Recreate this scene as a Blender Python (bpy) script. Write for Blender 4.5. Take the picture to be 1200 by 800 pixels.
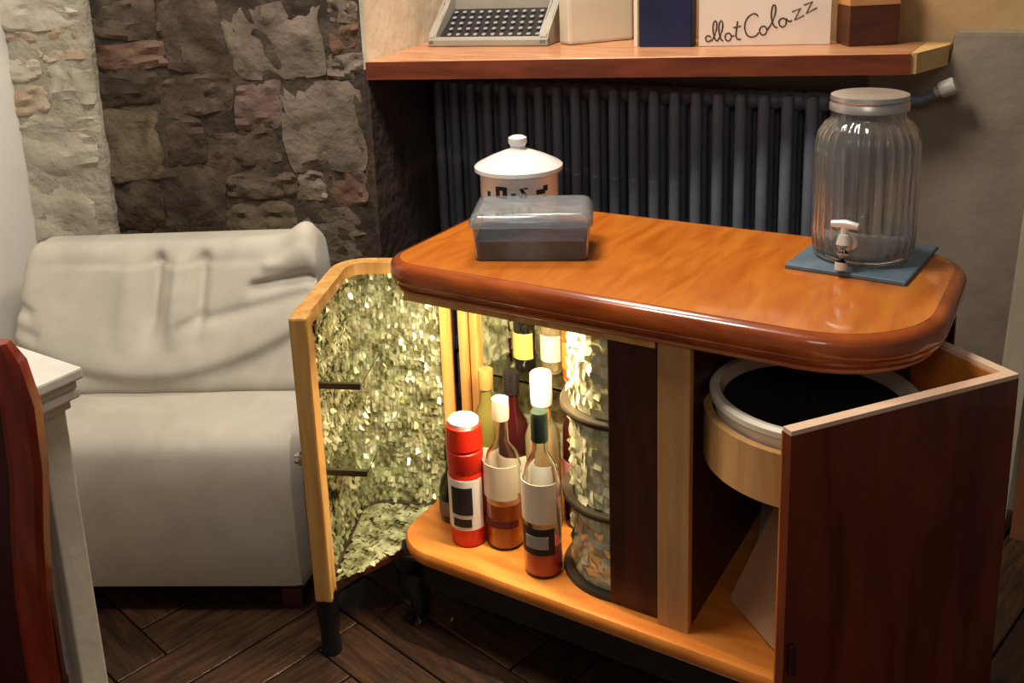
import bpy, bmesh, math, random
from mathutils import Vector, Matrix, noise
for o in list(bpy.data.objects): bpy.data.objects.remove(o)
S = bpy.context.scene; C = S.collection
rnd = random.Random(7)
R = math.radians

# ---------------------------------------------------------------- camera
cam_d = bpy.data.cameras.new('camera'); cam = bpy.data.objects.new('camera', cam_d); C.objects.link(cam)
cam_d.sensor_width = 36; cam_d.lens = 1167/1200*36; cam_d.shift_x = 90/1200; cam_d.shift_y = -182/1200
right = Vector((.827, .560, -.0545)).normalized()
fwd = Vector((-.555, .795, -.2440)).normalized()
fwd = (fwd - fwd.dot(right)*right).normalized(); up = right.cross(fwd)
m = Matrix((right, up, -fwd)).transposed().to_4x4(); m.translation = (.65, -1.42, 1.40)
cam.matrix_world = m; cam_d.clip_start = .02; S.camera = cam

# ---------------------------------------------------------------- world, room lamps, added front fill, exposure
w = bpy.data.worlds.new('world'); S.world = w; w.use_nodes = True
bg = w.node_tree.nodes['Background']; bg.inputs[0].default_value = (1, .93, .84, 1); bg.inputs[1].default_value = .09
def area(name, loc, target, sx, sy, power, col):
    d = bpy.data.lights.new(name, 'AREA'); d.shape = 'RECTANGLE'; d.size = sx; d.size_y = sy; d.energy = power; d.color = col
    o = bpy.data.objects.new(name, d); C.objects.link(o); o.location = loc
    o.rotation_euler = (Vector(target)-Vector(loc)).to_track_quat('-Z', 'Y').to_euler(); return o
area('ceiling_light', (-.42, -.25, 2.5), (-.42, -.2, .4), .45, .45, 27, (1, .91, .80))
area('front_fill', (.6, -2.3, 2.3), (.1, 0, .6), .6, .6, 6, (1, .90, .78))  # unseen lamp added behind the camera to brighten the front
area('hanging_light', (-.55, .72, 2.3), (-.4, .6, 1.0), .35, .35, 13, (1, .86, .70))
vs = S.view_settings; vs.view_transform = 'Standard'; vs.look = 'None'; vs.gamma = 1; vs.use_curve_mapping = False; vs.exposure = .3

# ---------------------------------------------------------------- helpers
def lin(c):
    return tuple(((v/255+.055)/1.055)**2.4 if v/255 > .04045 else v/255/12.92 for v in c)+(1,)
MATS = {}
def mat(name, c, rough=.5, c2=None, scale=6, stretch=(1,1,1), metal=0, trans=0, bump=0, bscale=None, coat=0, ior=1.45, emit=0, detail=5, lo=.35, hi=.65, rand=0, sheen=0, alpha=1):
    if name in MATS: return MATS[name]
    M = bpy.data.materials.new(name); M.use_nodes = True; nt = M.node_tree; b = nt.nodes['Principled BSDF']; L = nt.links.new
    b.inputs['Base Color'].default_value = lin(c); b.inputs['Roughness'].default_value = rough; b.inputs['Metallic'].default_value = metal
    b.inputs['Transmission Weight'].default_value = trans; b.inputs['IOR'].default_value = ior; b.inputs['Coat Weight'].default_value = coat
    b.inputs['Coat Roughness'].default_value = .06; b.inputs['Sheen Weight'].default_value = sheen; b.inputs['Alpha'].default_value = alpha
    if emit: b.inputs['Emission Color'].default_value = lin(c); b.inputs['Emission Strength'].default_value = emit
    tc = nt.nodes.new('ShaderNodeTexCoord'); mp = nt.nodes.new('ShaderNodeMapping'); mp.inputs['Scale'].default_value = stretch
    L(tc.outputs['Object'], mp.inputs['Vector'])
    if c2:
        n = nt.nodes.new('ShaderNodeTexNoise'); n.inputs['Scale'].default_value = scale; n.inputs['Detail'].default_value = detail; n.inputs['Distortion'].default_value = .6
        L(mp.outputs['Vector'], n.inputs['Vector'])
        r = nt.nodes.new('ShaderNodeValToRGB'); r.color_ramp.elements[0].position = lo; r.color_ramp.elements[1].position = hi
        r.color_ramp.elements[0].color = lin(c); r.color_ramp.elements[1].color = lin(c2)
        L(n.outputs['Fac'], r.inputs['Fac']); out = r.outputs['Color']
        if rand:
            oi = nt.nodes.new('ShaderNodeObjectInfo'); hs = nt.nodes.new('ShaderNodeHueSaturation'); mr = nt.nodes.new('ShaderNodeMapRange')
            mr.inputs['To Min'].default_value = 1-rand; mr.inputs['To Max'].default_value = 1+rand
            L(oi.outputs['Random'], mr.inputs['Value']); L(mr.outputs['Result'], hs.inputs['Value']); L(out, hs.inputs['Color']); out = hs.outputs['Color']
        L(out, b.inputs['Base Color'])
    if bump:
        n2 = nt.nodes.new('ShaderNodeTexNoise'); n2.inputs['Scale'].default_value = bscale or scale*4; n2.inputs['Detail'].default_value = 6
        L(mp.outputs['Vector'], n2.inputs['Vector'])
        bp = nt.nodes.new('ShaderNodeBump'); bp.inputs['Strength'].default_value = bump; bp.inputs['Distance'].default_value = .01
        L(n2.outputs['Fac'], bp.inputs['Height']); L(bp.outputs['Normal'], b.inputs['Normal'])
    MATS[name] = M; return M

def wmat(o): return o.matrix_basis if o.parent is None else wmat(o.parent) @ o.matrix_basis
def obj(name, bm, ma, parent=None, smooth=False, angle=None):
    """links a bmesh given in world coordinates as one mesh object"""
    me = bpy.data.meshes.new(name)
    bmesh.ops.recalc_face_normals(bm, faces=bm.faces)
    if parent is not None: bm.transform(wmat(parent).inverted())
    if smooth:
        for f in bm.faces: f.smooth = True
        for e in bm.edges:
            if len(e.link_faces) == 2 and e.calc_face_angle(0) > (angle or R(38)): e.smooth = False
    bm.to_mesh(me); bm.free()
    if isinstance(ma, (list, tuple)):
        for x in ma: me.materials.append(x)
    else: me.materials.append(ma)
    o = bpy.data.objects.new(name, me); C.objects.link(o)
    if parent is not None: o.parent = parent
    return o
def tag(o, label, cat, group=None):
    o['label'] = label; o['category'] = cat
    if group: o['group'] = group
    return o
def thing(name, label, cat, loc=(0,0,0), rz=0, group=None):
    o = bpy.data.objects.new(name, None); C.objects.link(o); o.location = loc; o.rotation_euler = (0, 0, rz)
    o.matrix_basis = Matrix.Translation(loc) @ Matrix.Rotation(rz, 4, 'Z'); o.empty_display_size = .05
    return tag(o, label, cat, group)
def struct(o): o['kind'] = 'structure'; return o
def NB(): return bmesh.new()
def box(bm, c, s, M=None, bev=0, seg=2):
    r = bmesh.ops.create_cube(bm, size=1); vs = r['verts']
    bmesh.ops.scale(bm, vec=s, verts=vs)
    if bev:
        es = list({e for v in vs for e in v.link_edges})
        g = bmesh.ops.bevel(bm, geom=es, offset=bev, segments=seg, affect='EDGES', profile=.6); vs = list({v for f in g['faces'] for v in f.verts} | {v for v in vs if v.is_valid})
        # all verts of this island
        seen = set(vs); st = list(vs)
        while st:
            v = st.pop()
            for e in v.link_edges:
                q = e.other_vert(v)
                if q not in seen: seen.add(q); st.append(q)
        vs = list(seen)
    T = Matrix.Translation(c)
    bmesh.ops.transform(bm, matrix=(M @ T) if M else T, verts=vs); return bm
def prism(bm, pts, z0, z1):
    a = [bm.verts.new((x, y, z0)) for x, y in pts]; b = [bm.verts.new((x, y, z1)) for x, y in pts]
    bm.faces.new(a[::-1]); bm.faces.new(b); n = len(pts)
    for i in range(n): bm.faces.new((a[i], a[(i+1) % n], b[(i+1) % n], b[i]))
    return bm
def lathe(bm, prof, c=(0,0,0), n=32, rib=0, nrib=0, ribz=None, M=None):
    rings = []
    for r, z in prof:
        if r < 1e-5: v = bm.verts.new((0, 0, z)); rings.append([v]); continue
        ring = []
        for i in range(n):
            a = 2*math.pi*i/n; rr = r
            if rib and ribz[0] <= z <= ribz[1]: rr = r*(1+rib*math.cos(a*nrib))
            ring.append(bm.verts.new((rr*math.cos(a), rr*math.sin(a), z)))
        rings.append(ring)
    allv = [v for r in rings for v in r]
    for A, B in zip(rings, rings[1:]):
        if len(A) == 1 and len(B) == 1: continue
        for i in range(n):
            j = (i+1) % n
            if len(A) == 1: bm.faces.new((A[0], B[i], B[j]))
            elif len(B) == 1: bm.faces.new((A[i], A[j], B[0]))
            else: bm.faces.new((A[i], A[j], B[j], B[i]))
    T = Matrix.Translation(c)
    bmesh.ops.transform(bm, matrix=T @ M if M else T, verts=allv); return bm
def tube(bm, pts, r, n=8, closed=False):
    pts = [Vector(p) for p in pts]; rs = r if isinstance(r, (list, tuple)) else [r]*len(pts); rings = []
    for i, p in enumerate(pts):
        t = (pts[min(i+1, len(pts)-1)]-pts[max(i-1, 0)]).normalized()
        a = t.cross(Vector((0,0,1)) if abs(t.z) < .95 else Vector((0,1,0))).normalized(); b = t.cross(a)
        rings.append([bm.verts.new(p+rs[i]*(math.cos(2*math.pi*k/n)*a+math.sin(2*math.pi*k/n)*b)) for k in range(n)])
    for A, B in zip(rings, rings[1:]):
        for k in range(n): bm.faces.new((A[k], A[(k+1) % n], B[(k+1) % n], B[k]))
    bm.faces.new(rings[0][::-1]); bm.faces.new(rings[-1]); return bm
def rrect(x0, x1, y0, y1, r, d=0, n=8):
    """rounded rectangle outline inset by d, r = radii (front-left, front-right, back-right, back-left)"""
    out = []
    for (cx, cy, a0), rr in zip(((x0, y0, 180), (x1, y0, 270), (x1, y1, 0), (x0, y1, 90)), r):
        sx = 1 if cx == x0 else -1; sy = 1 if cy == y0 else -1
        ox, oy = cx+sx*rr, cy+sy*rr
        for i in range(n+1):
            a = R(a0+90*i/n); q = max(rr-d, .001); out.append((ox+q*math.cos(a), oy+q*math.sin(a)))
    return out
def loft(bm, loops, cap0=True, cap1=True):
    rs = [[bm.verts.new(p) for p in L] for L in loops]
    for A, B in zip(rs, rs[1:]):
        n = len(A)
        for i in range(n): bm.faces.new((A[i], A[(i+1) % n], B[(i+1) % n], B[i]))
    if cap0: bm.faces.new(rs[0][::-1])
    if cap1: bm.faces.new(rs[-1])
    return bm
def frame(o, xdir):
    """matrix with local x along xdir (horizontal), z up, at o"""
    x = Vector((xdir[0], xdir[1], 0)).normalized(); z = Vector((0,0,1)); y = z.cross(x)
    M = Matrix((x, y, z)).transposed().to_4x4(); M.translation = Vector(o); return M
def copy(o, parent, loc=None, name=None):
    c = o.copy(); C.objects.link(c); c.parent = parent
    if loc is not None: c.location = loc
    return c

def ell(cx, cy, rx, ry, a0, a1, n=12): return [(cx+rx*math.cos(R(a0+(a1-a0)*i/n)), cy+ry*math.sin(R(a0+(a1-a0)*i/n))) for i in range(n+1)]
def bez(*p, n=10):
    out = []
    for i in range(n+1):
        t = i/n; q = [Vector(v) for v in p]
        while len(q) > 1: q = [a.lerp(b, t) for a, b in zip(q, q[1:])]
        out.append((q[0].x, q[0].y))
    return out
# ---------------------------------------------------------------- materials
m_floor = mat('dark_parquet', (40,26,18), .34, (70,46,30), 9, (1,9,1), bump=.15, bscale=40, rand=.35, coat=.2)
m_floorbase = mat('floor_gap', (18,12,8), .8)
m_stone = mat('rough_stone', (92,78,66), .95, (138,122,106), 9, bump=1.0, bscale=34, rand=.22, detail=9)
m_stone_p = mat('lit_stone', (168,158,140), .95, (200,192,174), 6, bump=.9, bscale=28, rand=.12)  # light on the left strip of wall put into a paler colour
m_brick = mat('old_brick', (116,78,60), .95, (136,104,86), 9, bump=.9, bscale=30, rand=.12)
m_brick_p = mat('lit_brick', (168,142,116), .95, (188,172,150), 9, bump=.8, bscale=30)  # brick paled to carry the light on that strip
m_mortar = mat('mortar', (54,45,37), 1, (92,79,66), 14, bump=1, bscale=40)
m_mortar_p = mat('lit_mortar', (156,146,128), 1, (184,176,158), 12, bump=1, bscale=40)
m_plaster = mat('grey_plaster', (134,120,104), .95, (156,141,123), 4, bump=.3, bscale=25)
m_tan = mat('tan_plaster', (176,142,100), .9, (196,164,122), 4, bump=.3, bscale=20)
m_cream = mat('cream_plaster', (206,192,166), .92, (226,214,190), 5, bump=.4, bscale=22)
m_white = mat('white_wall', (222,220,212), .8, (232,230,222), 4)
m_top = mat('honey_veneer', (186,94,22), .3, (216,130,42), 10, (3.2,.6,1), coat=1, bump=.03, bscale=60, lo=.3, hi=.72, rand=.07)
m_edge = mat('walnut_edge', (128,50,14), .25, (172,84,28), 7, (1,1,4), coat=.7)
m_mah = mat('mahogany', (84,26,12), .4, (116,44,20), 6, (3,3,.5), coat=.25)
m_mah_d = mat('dark_mahogany', (52,22,14), .4, (78,36,24), 7, (4,4,.4))
m_light = mat('maple_frame', (196,140,70), .4, (222,174,104), 7, (6,6,.5), coat=.2)
m_pillar = mat('beige_maple', (178,132,80), .42, (198,154,100), 6, (6,6,.5))
m_orange = mat('orange_wood', (184,104,34), .35, (206,132,56), 7, (1,5,1), coat=.3)
m_rim = mat('pale_edge', (222,182,150), .4, (234,200,170), 8)
m_black = mat('ebonised_black', (16,14,16), .35, (24,21,22), 8)
m_mirror = mat('mosaic_mirror', (224,228,188), .26, (134,134,90), 26, metal=.45, detail=2)
m_mirror_l = mat('silver_mosaic', (244,240,206), .3, (206,200,150), 45, metal=.3, detail=2)
m_shelfd = mat('dark_shelf_rim', (48,42,30), .4, (66,56,40), 9)
m_ivory = mat('ivory_bakelite', (226,216,194), .35, (234,226,206), 6)
m_mat = mat('platter_felt', (10,11,14), .75, (16,17,20), 12)
m_fab = mat('cream_fabric', (184,176,161), .85, (198,190,175), 9, bump=.04, bscale=220, sheen=.15)
m_glass = mat('clear_glass', (244,248,247), .03, trans=1, ior=1.45)
m_plastic = mat('clear_plastic', (226,234,236), .09, trans=.95, ior=1.3)
m_plid = mat('cloudy_plastic', (226,234,238), .12, trans=.86, ior=1.3)
m_iron = mat('radiator_paint', (112,115,128), .42, (124,127,140), 8)
m_zinc = mat('brushed_zinc', (206,202,194), .35, metal=.8)
m_chrome = mat('chrome', (220,220,216), .18, metal=1)
m_slate = mat('blue_slate', (80,98,110), .6, (98,116,128), 14, bump=.2)

# ---------------------------------------------------------------- floor (herringbone planks)
fl = struct(obj('floor', box(NB(), (-.2, .1, -.03), (4.4, 4.0, .04)), m_floorbase))
pl_me = None; k = 0; PW, PL = .11, .55
fa = Matrix.Rotation(R(78), 4, 'Z')
stuff = NB(); cand = []
for i in range(-18, 19):
    for j in range(-7, 8):
        for h in (0, 1):
            if h == 0: cx, cy, ang = i*PW+j*(-0)+PL/2, i*PW, 0
            else: cx, cy, ang = i*PW+PW/2-PW, i*PW+PL/2+PW/2-PW/2, 90
            # herringbone lattice: step (PW,PW) and (PL,-PL)
            x = i*PW+j*PL + (PL/2 if h == 0 else -PW/2+0); y = i*PW-j*PL + (PW/2 if h == 0 else PL/2)
            cand.append((fa @ Vector((x, y, 0)) + Vector((-.2, .1, 0)), ang))
base_pl = NB(); box(base_pl, (0,0,0), (PL-.004, PW-.004, .012), bev=.002, seg=1); base_me = None
for p, ang in cand:
    if not (-1.9 < p.x < 1.25 and -.9 < p.y < 1.05): continue
    M = Matrix.Translation((p.x, p.y, -.006+rnd.uniform(-.0008, .0008))) @ fa @ Matrix.Rotation(R(ang), 4, 'Z')
    if base_me is None:
        o = obj('plank', base_pl, m_floor, None); base_me = o.data
    else:
        o = bpy.data.objects.new('plank', base_me); C.objects.link(o)
    o.parent = fl; o.matrix_basis = M; k += 1

# ---------------------------------------------------------------- walls
LC = Vector((-.911, .548, 0)); WD = Vector((-.866, -.5, 0)); WN = Vector((.5, -.866, 0))     # stone wall: corner, direction away, normal to room
def wallM(s, z, out): return Matrix((WD*-1, WN*-1, Vector((0,0,1)))).transposed().to_4x4(), LC+WD*s+WN*out+Vector((0,0,z))
def slab(name, s0, s1, z0, z1, o0, o1, ma):
    pts = [LC+WD*s0+WN*o0, LC+WD*s1+WN*o0, LC+WD*s1+WN*o1, LC+WD*s0+WN*o1]
    return struct(obj(name, prism(NB(), [(p.x, p.y) for p in pts], z0, z1), ma))
wl = slab('wall_stone', 0.0, .72, -.01, 1.75, -.25, -.012, m_mortar)
wp = slab('wall_lit_strip', .70, 1.7, -.01, 1.75, -.25, .022, m_mortar_p)  # strip set forward and coloured pale to hold the lit band of wall
def stone(wall, s0, s1, z0, z1, out, dep, ma, seed, name='stone', lump=.014):
    """one rough block: a lumpy front face with rounded, uneven outline"""
    nx, nz = 13, 9; bm = NB(); g = []
    M, _ = wallM(0, 0, 0); inv = 0
    for b in range(nz):
        row = []
        for a in range(nx):
            u, v = a/(nx-1), b/(nz-1); ss = s0+(s1-s0)*u; zz = z0+(z1-z0)*v
            e = max(abs(2*u-1)**8, abs(2*v-1)**8)*(.7+.6*noise.noise(Vector((ss*11, zz*11, 4.2))))
            wob = .018
            q = Vector((ss*9, zz*9, seed*3.1))
            ss += wob*noise.noise(q); zz += wob*noise.noise(q+Vector((5,9,2)))
            # rounded corners
            cu, cv = 2*u-1, 2*v-1
            cut = max(0, abs(cu)+abs(cv)-1.6)*.22
            ss -= cu*cut*(s1-s0)*.5; zz -= cv*cut*(z1-z0)*.5
            d = dep*(1-.8*e)+lump*noise.noise(Vector((ss*14, zz*14, seed)))+.011*noise.noise(Vector((ss*34, zz*52, seed)))+.007*noise.noise(Vector((ss*90, zz*90, seed)))
            row.append(bm.verts.new(LC+WD*ss+WN*(out+d)+Vector((0,0,zz))))
        g.append(row)
    for b in range(nz-1):
        for a in range(nx-1): bm.faces.new((g[b][a], g[b][a+1], g[b+1][a+1], g[b+1][a]))
    ring = g[0]+[g[b][-1] for b in range(1, nz)]+g[-1][-2::-1]+[g[b][0] for b in range(nz-2, 0, -1)]
    back = [bm.verts.new(v.co-WN*(dep+.02)) for v in ring]
    n = len(ring)
    for i in range(n): bm.faces.new((ring[i], ring[(i+1) % n], back[(i+1) % n], back[i]))
    return obj(name, bm, ma, wall, smooth=True)
def masonry(wall, s_lo, s_hi, out, dark, z):
    sd = 0
    while z < 1.62:
        h = rnd.uniform(.06, .17); s = s_lo
        while s < s_hi-.02:
            wd = rnd.uniform(.10, .30) if h > .09 else rnd.uniform(.09, .17)
            e = min(s+wd, s_hi)
            if s_hi-e < .06: e = s_hi
            isb = h < .085 and rnd.random() < .3 or rnd.random() < .07
            ma = (m_brick if isb else m_stone) if dark else (m_brick_p if isb else m_stone_p)
            sd += 1
            stone(wall, s+.002, e-.002, z+.002, z+h-.002, out, rnd.uniform(.008, .022), ma, sd+(0 if dark else 70), 'brick' if isb else 'stone')
            s = e
        z += h
# (kind, from, to along the wall, bottom, top): the blocks that can be told apart
BLOCKS = [('b', .528, .728, 1.189, 1.285), ('r', .506, .703, 1.111, 1.18), ('b', .367, .522, 1.093, 1.275), ('g', .102, .36, 1.068, 1.254), ('g', .01, .089, 1.199, 1.256), ('r', .015, .095, 1.129, 1.193), ('g', .016, .101, 1.058, 1.123), ('d', .539, .711, 1.01, 1.103), ('b', .355, .534, .982, 1.086), ('p', .23, .351, .942, 1.059), ('g', .023, .229, .822, 1.052), ('o', .558, .728, .809, 1.003), ('d', .442, .549, .85, .977), ('b', .242, .438, .832, .934), ('d', .571, .748, .653, .802), ('d', .406, .561, .648, .839), ('b', .212, .394, .754, .821), ('o', .214, .405, .63, .747), ('g', .127, .201, .738, .816), ('r', .026, .12, .728, .813), ('g', .03, .206, .564, .722)]
LIT_BLOCKS = [('w', .715, .94, 1.224, 1.308), ('k', .831, .977, 1.152, 1.22), ('t', .703, .825, 1.137, 1.214), ('w', .831, 1.011, 1.091, 1.145), ('t', .828, 1.001, 1.011, 1.084), ('w', .708, .814, 1.022, 1.127), ('w', .72, .988, .968, 1.001), ('w', .723, 1.003, .836, .961), ('w', .74, 1.029, .661, .829)]
def stm(n, a, b): return mat(n, a, .97, b, 10, bump=1.0, bscale=36, detail=9, rand=.10)
SM = dict(g=stm('grey_stone', (100,87,75), (136,121,106)), b=stm('brown_stone', (70,57,46), (106,90,76)), d=stm('dark_stone', (54,43,35), (86,71,58)), o=stm('olive_stone', (84,73,54), (112,98,78)), p=stm('pinkish_stone', (104,84,75), (130,108,97)), r=stm('weathered_brick', (94,66,50), (122,97,80)),
    w=m_stone_p, k=stm('lit_rosy_stone', (176,156,138), (200,184,166)), t=m_brick_p)
for L, wall, out_, seed in ((BLOCKS, wl, -.016, 0), (LIT_BLOCKS, wp, .018, 60)):
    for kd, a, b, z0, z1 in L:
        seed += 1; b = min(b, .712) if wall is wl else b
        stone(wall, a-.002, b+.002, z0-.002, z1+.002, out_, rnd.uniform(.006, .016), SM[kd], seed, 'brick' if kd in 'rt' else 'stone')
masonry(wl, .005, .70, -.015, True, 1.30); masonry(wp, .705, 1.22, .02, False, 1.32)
# white return wall on the left
p0 = LC+WD*.915+WN*.0
q = [p0, p0+WN*.55+WD*.02, p0+WN*.55+WD*.3, p0+WD*.3]
struct(obj('wall_left', prism(NB(), [(v.x, v.y) for v in q], -.01, 1.75), m_white))
# niche: left reveal, wall behind the radiator, right wall with its ledge
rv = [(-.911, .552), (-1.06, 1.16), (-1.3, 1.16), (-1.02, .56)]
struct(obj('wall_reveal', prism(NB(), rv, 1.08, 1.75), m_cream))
struct(obj('wall_niche', prism(NB(), rv, -.01, 1.08), mat('shaded_reveal', (66,54,48), 1, (88,74,64), 8, bump=1, bscale=26)))  # darker colour carries the shade the shelf casts on the reveal
struct(obj('wall_back', prism(NB(), [(-1.15, 1.13), (1.6, 1.13), (1.6, 1.25), (-1.15, 1.25)], -.01, 1.75), m_tan))
bm = NB(); a_ = [(.17,-.01), (1.6,-.01), (1.6,1.128), (.345,1.128), (.345,1.054), (.17,1.054)]
loft(bm, [[(x, 1.055, z) for x, z in a_], [(x, 1.14, z) for x, z in a_]])
bmesh.ops.bevel(bm, geom=[e for e in bm.edges], offset=.005, segments=2, affect='EDGES')
struct(obj('wall_right', bm, m_plaster))
struct(obj('wall_radiator', prism(NB(), [(-1.05, 1.10), (.20, 1.10), (.20, 1.14), (-1.05, 1.14)], -.01, 1.06), m_plaster))

# ---------------------------------------------------------------- window shelf
shelf = thing('window_shelf', 'thick reddish wooden shelf above the dark radiator', 'shelf', (-.3, .95, 1.055))
m_shelf = mat('shelf_wood', (176,118,78), .38, (206,150,108), 6, (1,7,1), coat=.25)  # wood made paler to hold the light falling on the top
bm = prism(NB(), [(-.911, .546), (.285, .896), (.285, 1.10), (-1.04, 1.10)], 1.055, 1.102)
bmesh.ops.bevel(bm, geom=bm.edges[:], offset=.003, segments=1, affect='EDGES'); obj('board', bm, m_shelf, shelf)
bm = prism(NB(), [(.285, .896), (.297, .900), (.338, 1.052), (.338, 1.10), (.285, 1.10)], 1.057, 1.1015)
A0, A1 = Vector((-.911, .546, 0)), Vector((.285, .896, 0)); nf = Vector((A1.y-A0.y, -(A1.x-A0.x), 0)).normalized()*.006
fe_ = obj('front_edge', prism(NB(), [(v.x, v.y) for v in (A0, A1, A1+nf, A0+nf)], 1.056, 1.100), mat('shaded_red_edge', (98,44,24), .45, (128,62,36), 6, (1,1,6)), shelf); fe_['label'] = 'reddish front edge of the shelf, darkened for shade'  # reddish wood, with the shade of the front face put into its colour
e = obj('end_grain', bm, mat('end_wood', (214,172,110), .5, (228,190,132), 8), shelf); e['label'] = 'pale sawn end of the shelf'
struct(obj('trim_1', prism(NB(), [(-1.0, 1.085), (.34, 1.085), (.34, 1.10), (-1.0, 1.10)], 1.02, 1.055), m_mah_d))

# ---------------------------------------------------------------- radiator
rad = thing('column_radiator', 'dark charcoal cast iron column radiator under the wooden shelf', 'radiator', (-.44, 1.0, 0))
RX0, RS, RY = -.978, .0553, .955
bm = NB()
for yy in (0, .045, .09):
    pts = [(0, yy, .16), (0, yy, .20), (0, yy, .95), (0, yy, .985)]
    tube(bm, pts, [.0125, .0145, .0145, .0125], 10)
for zz in (.165, .97):
    lathe(bm, [(0, -.0275), (.02, -.0275), (.024, -.02), (.024, .02), (.02, .0275), (0, .0275)], n=12, M=Matrix.Translation((0, .045, zz)) @ Matrix.Rotation(R(90), 4, 'Y'))
    box(bm, (0, .045, zz), (.02, .105, .04), bev=.008)
for v in bm.verts: v.co += Vector((RX0, RY, 0))
first = obj('section', bm, m_iron, rad, smooth=True)
for i in range(1, 21): c = copy(first, rad); c.location = (RS*i, 0, 0)
for fx in (RX0+.03, RX0+RS*19.5): obj('foot', box(NB(), (fx, RY+.045, .07), (.03, .09, .145), bev=.01), m_iron, rad, smooth=True)
XR = RX0+RS*20.4
tube(bm := NB(), [(XR, RY+.045, .97), (.30, RY+.045, .985), (.325, RY+.045, 1.0)], .011, 10); obj('pipe', bm, m_iron, rad, smooth=True)
lathe(bm := NB(), [(0, 0), (.012, 0), (.012, .008), (.018, .012), (.019, .040), (.017, .044), (0, .044)], n=20, M=Matrix.Translation((.325, RY+.03, 1.005)) @ Matrix.Rotation(R(65), 4, 'Y'))
v = obj('valve_knob', bm, mat('valve_white', (190,184,172), .4), rad, smooth=True); v['label'] = 'white valve knob at the end of the radiator'

# ---------------------------------------------------------------- bar cabinet
cab = thing('bar_cabinet', 'vintage art deco bar cabinet with polished orange wood top and opened swing doors', 'cabinet', (0, .25, 0))
bm = NB(); prof = [(.03,.745), (.016,.745), (.012,.752), (.005,.755), (.005,.760), (.001,.764), (0,.770), (0,.786), (.003,.794), (.010,.799), (.022,.801)]
rad4 = (.085, .18, .12, .12)
loops = [[(x, y, z) for x, y in rrect(-.495, .475, -.004, .497, rad4, d)] for d, z in prof]
loft(bm, loops, True, False); obj('top_edge', bm, m_edge, cab, smooth=True)
# top: book-matched veneer leaves, each its own inset strip
out = rrect(-.495, .475, -.004, .497, rad4, .020, 10)
tt_ = thing_part = obj('table_top', loft(NB(), [[(x, y, z) for x, y in out] for z in (.790, .7985)]), m_edge, cab)
cuts = [-.48, -.26, -.055, .15, .33, .46]
for xa, xb in zip(cuts, cuts[1:]):
    bm = loft(NB(), [[(x, y, z) for x, y in out] for z in (.7985, .8012)])
    for px_, nx_ in ((xa, -1), (xb, 1)):
        g = bm.verts[:]+bm.edges[:]+bm.faces[:]
        r_ = bmesh.ops.bisect_plane(bm, geom=g, plane_co=(px_, 0, 0), plane_no=(nx_, 0, 0), clear_outer=True)
        bmesh.ops.holes_fill(bm, edges=[e for e in bm.edges if len(e.link_faces) == 1])
    obj('veneer_leaf', bm, m_top, tt_)
# pale moulding under the edge
loft(NBm := NB(), [[(x, y, z) for x, y in rrect(-.495, .475, -.004, .497, rad4, d)] for d, z in ((.03,.7375), (.018,.7375), (.0145,.741), (.0145,.7455), (.03,.7455))])
obj('moulding', NBm, mat('pinkish_moulding', (176,106,68), .4, (196,128,88), 8), cab, smooth=True)
# base board
bprof = [(.012,.168), (.003,.172), (0,.178), (0,.192), (.004,.199), (.012,.2005)]
rb = (.09, .06, .06, .06)
bm = NB(); loft(bm, [[(x, y, z) for x, y in rrect(-.497, .452, -.016, .47, rb, d)] for d, z in bprof]); obj('base_board', bm, m_orange, cab, smooth=True)
bm = NB(); loft(bm, [[(x, y, z) for x, y in rrect(-.497, .452, -.016, .47, rb, .016)] for z in (.11, .169)]); obj('plinth_rail', bm, m_black, cab, smooth=True)
for lx, ly, ox, oy in ((-.455, .035, -1, -1), (.40, .03, 1, -1), (-.44, .42, -1, 1), (.40, .42, 1, 1)):
    bm = NB(); tube(bm, [(lx, ly, .165), (lx+ox*.010, ly+oy*.010, .13), (lx+ox*.012, ly+oy*.012, .10), (lx+ox*.004, ly+oy*.004, .05), (lx+ox*.006, ly+oy*.006, .02), (lx+ox*.012, ly+oy*.012, 0)], [.042, .042, .036, .022, .019, .023], 12)
    obj('leg', bm, m_black, cab, smooth=True)
# carcass
bm = NB(); box(bm, (-.01, .455, .465), (.93, .018, .53)); obj('back_panel', bm, m_mah_d, cab)
bm = NB(); box(bm, (-.478, .365, .465), (.022, .175, .53)); obj('side_panel', bm, m_mah, cab)
bm = NB(); box(bm, (.435, .385, .465), (.02, .13, .53)); obj('side_panel', bm, m_mah, cab)
bm = NB(); box(bm, (-.478, .274, .465), (.020, .014, .54), bev=.002); obj('hinge_post', bm, m_light, cab)
bm = NB(); box(bm, (-.455, .288, .465), (.018, .026, .535), bev=.002); obj('hinge_post', bm, m_light, cab)
bm = NB(); box(bm, (.098, .235, .465), (.050, .40, .535)); obj('divider', bm, m_mah_d, cab)
bm = NB(); box(bm, (.098, .030, .469), (.056, .018, .54), bev=.002); obj('pillar', bm, m_pillar, cab)
bm = NB(); box(bm, (-.19, .030, .731), (.51, .014, .018)); obj('top_rail', bm, m_light, cab)
bm = NB(); box(bm, (.0225, .040, .468), (.095, .016, .535), bev=.003); obj('drum_panel', bm, m_mah_d, cab)

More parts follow.
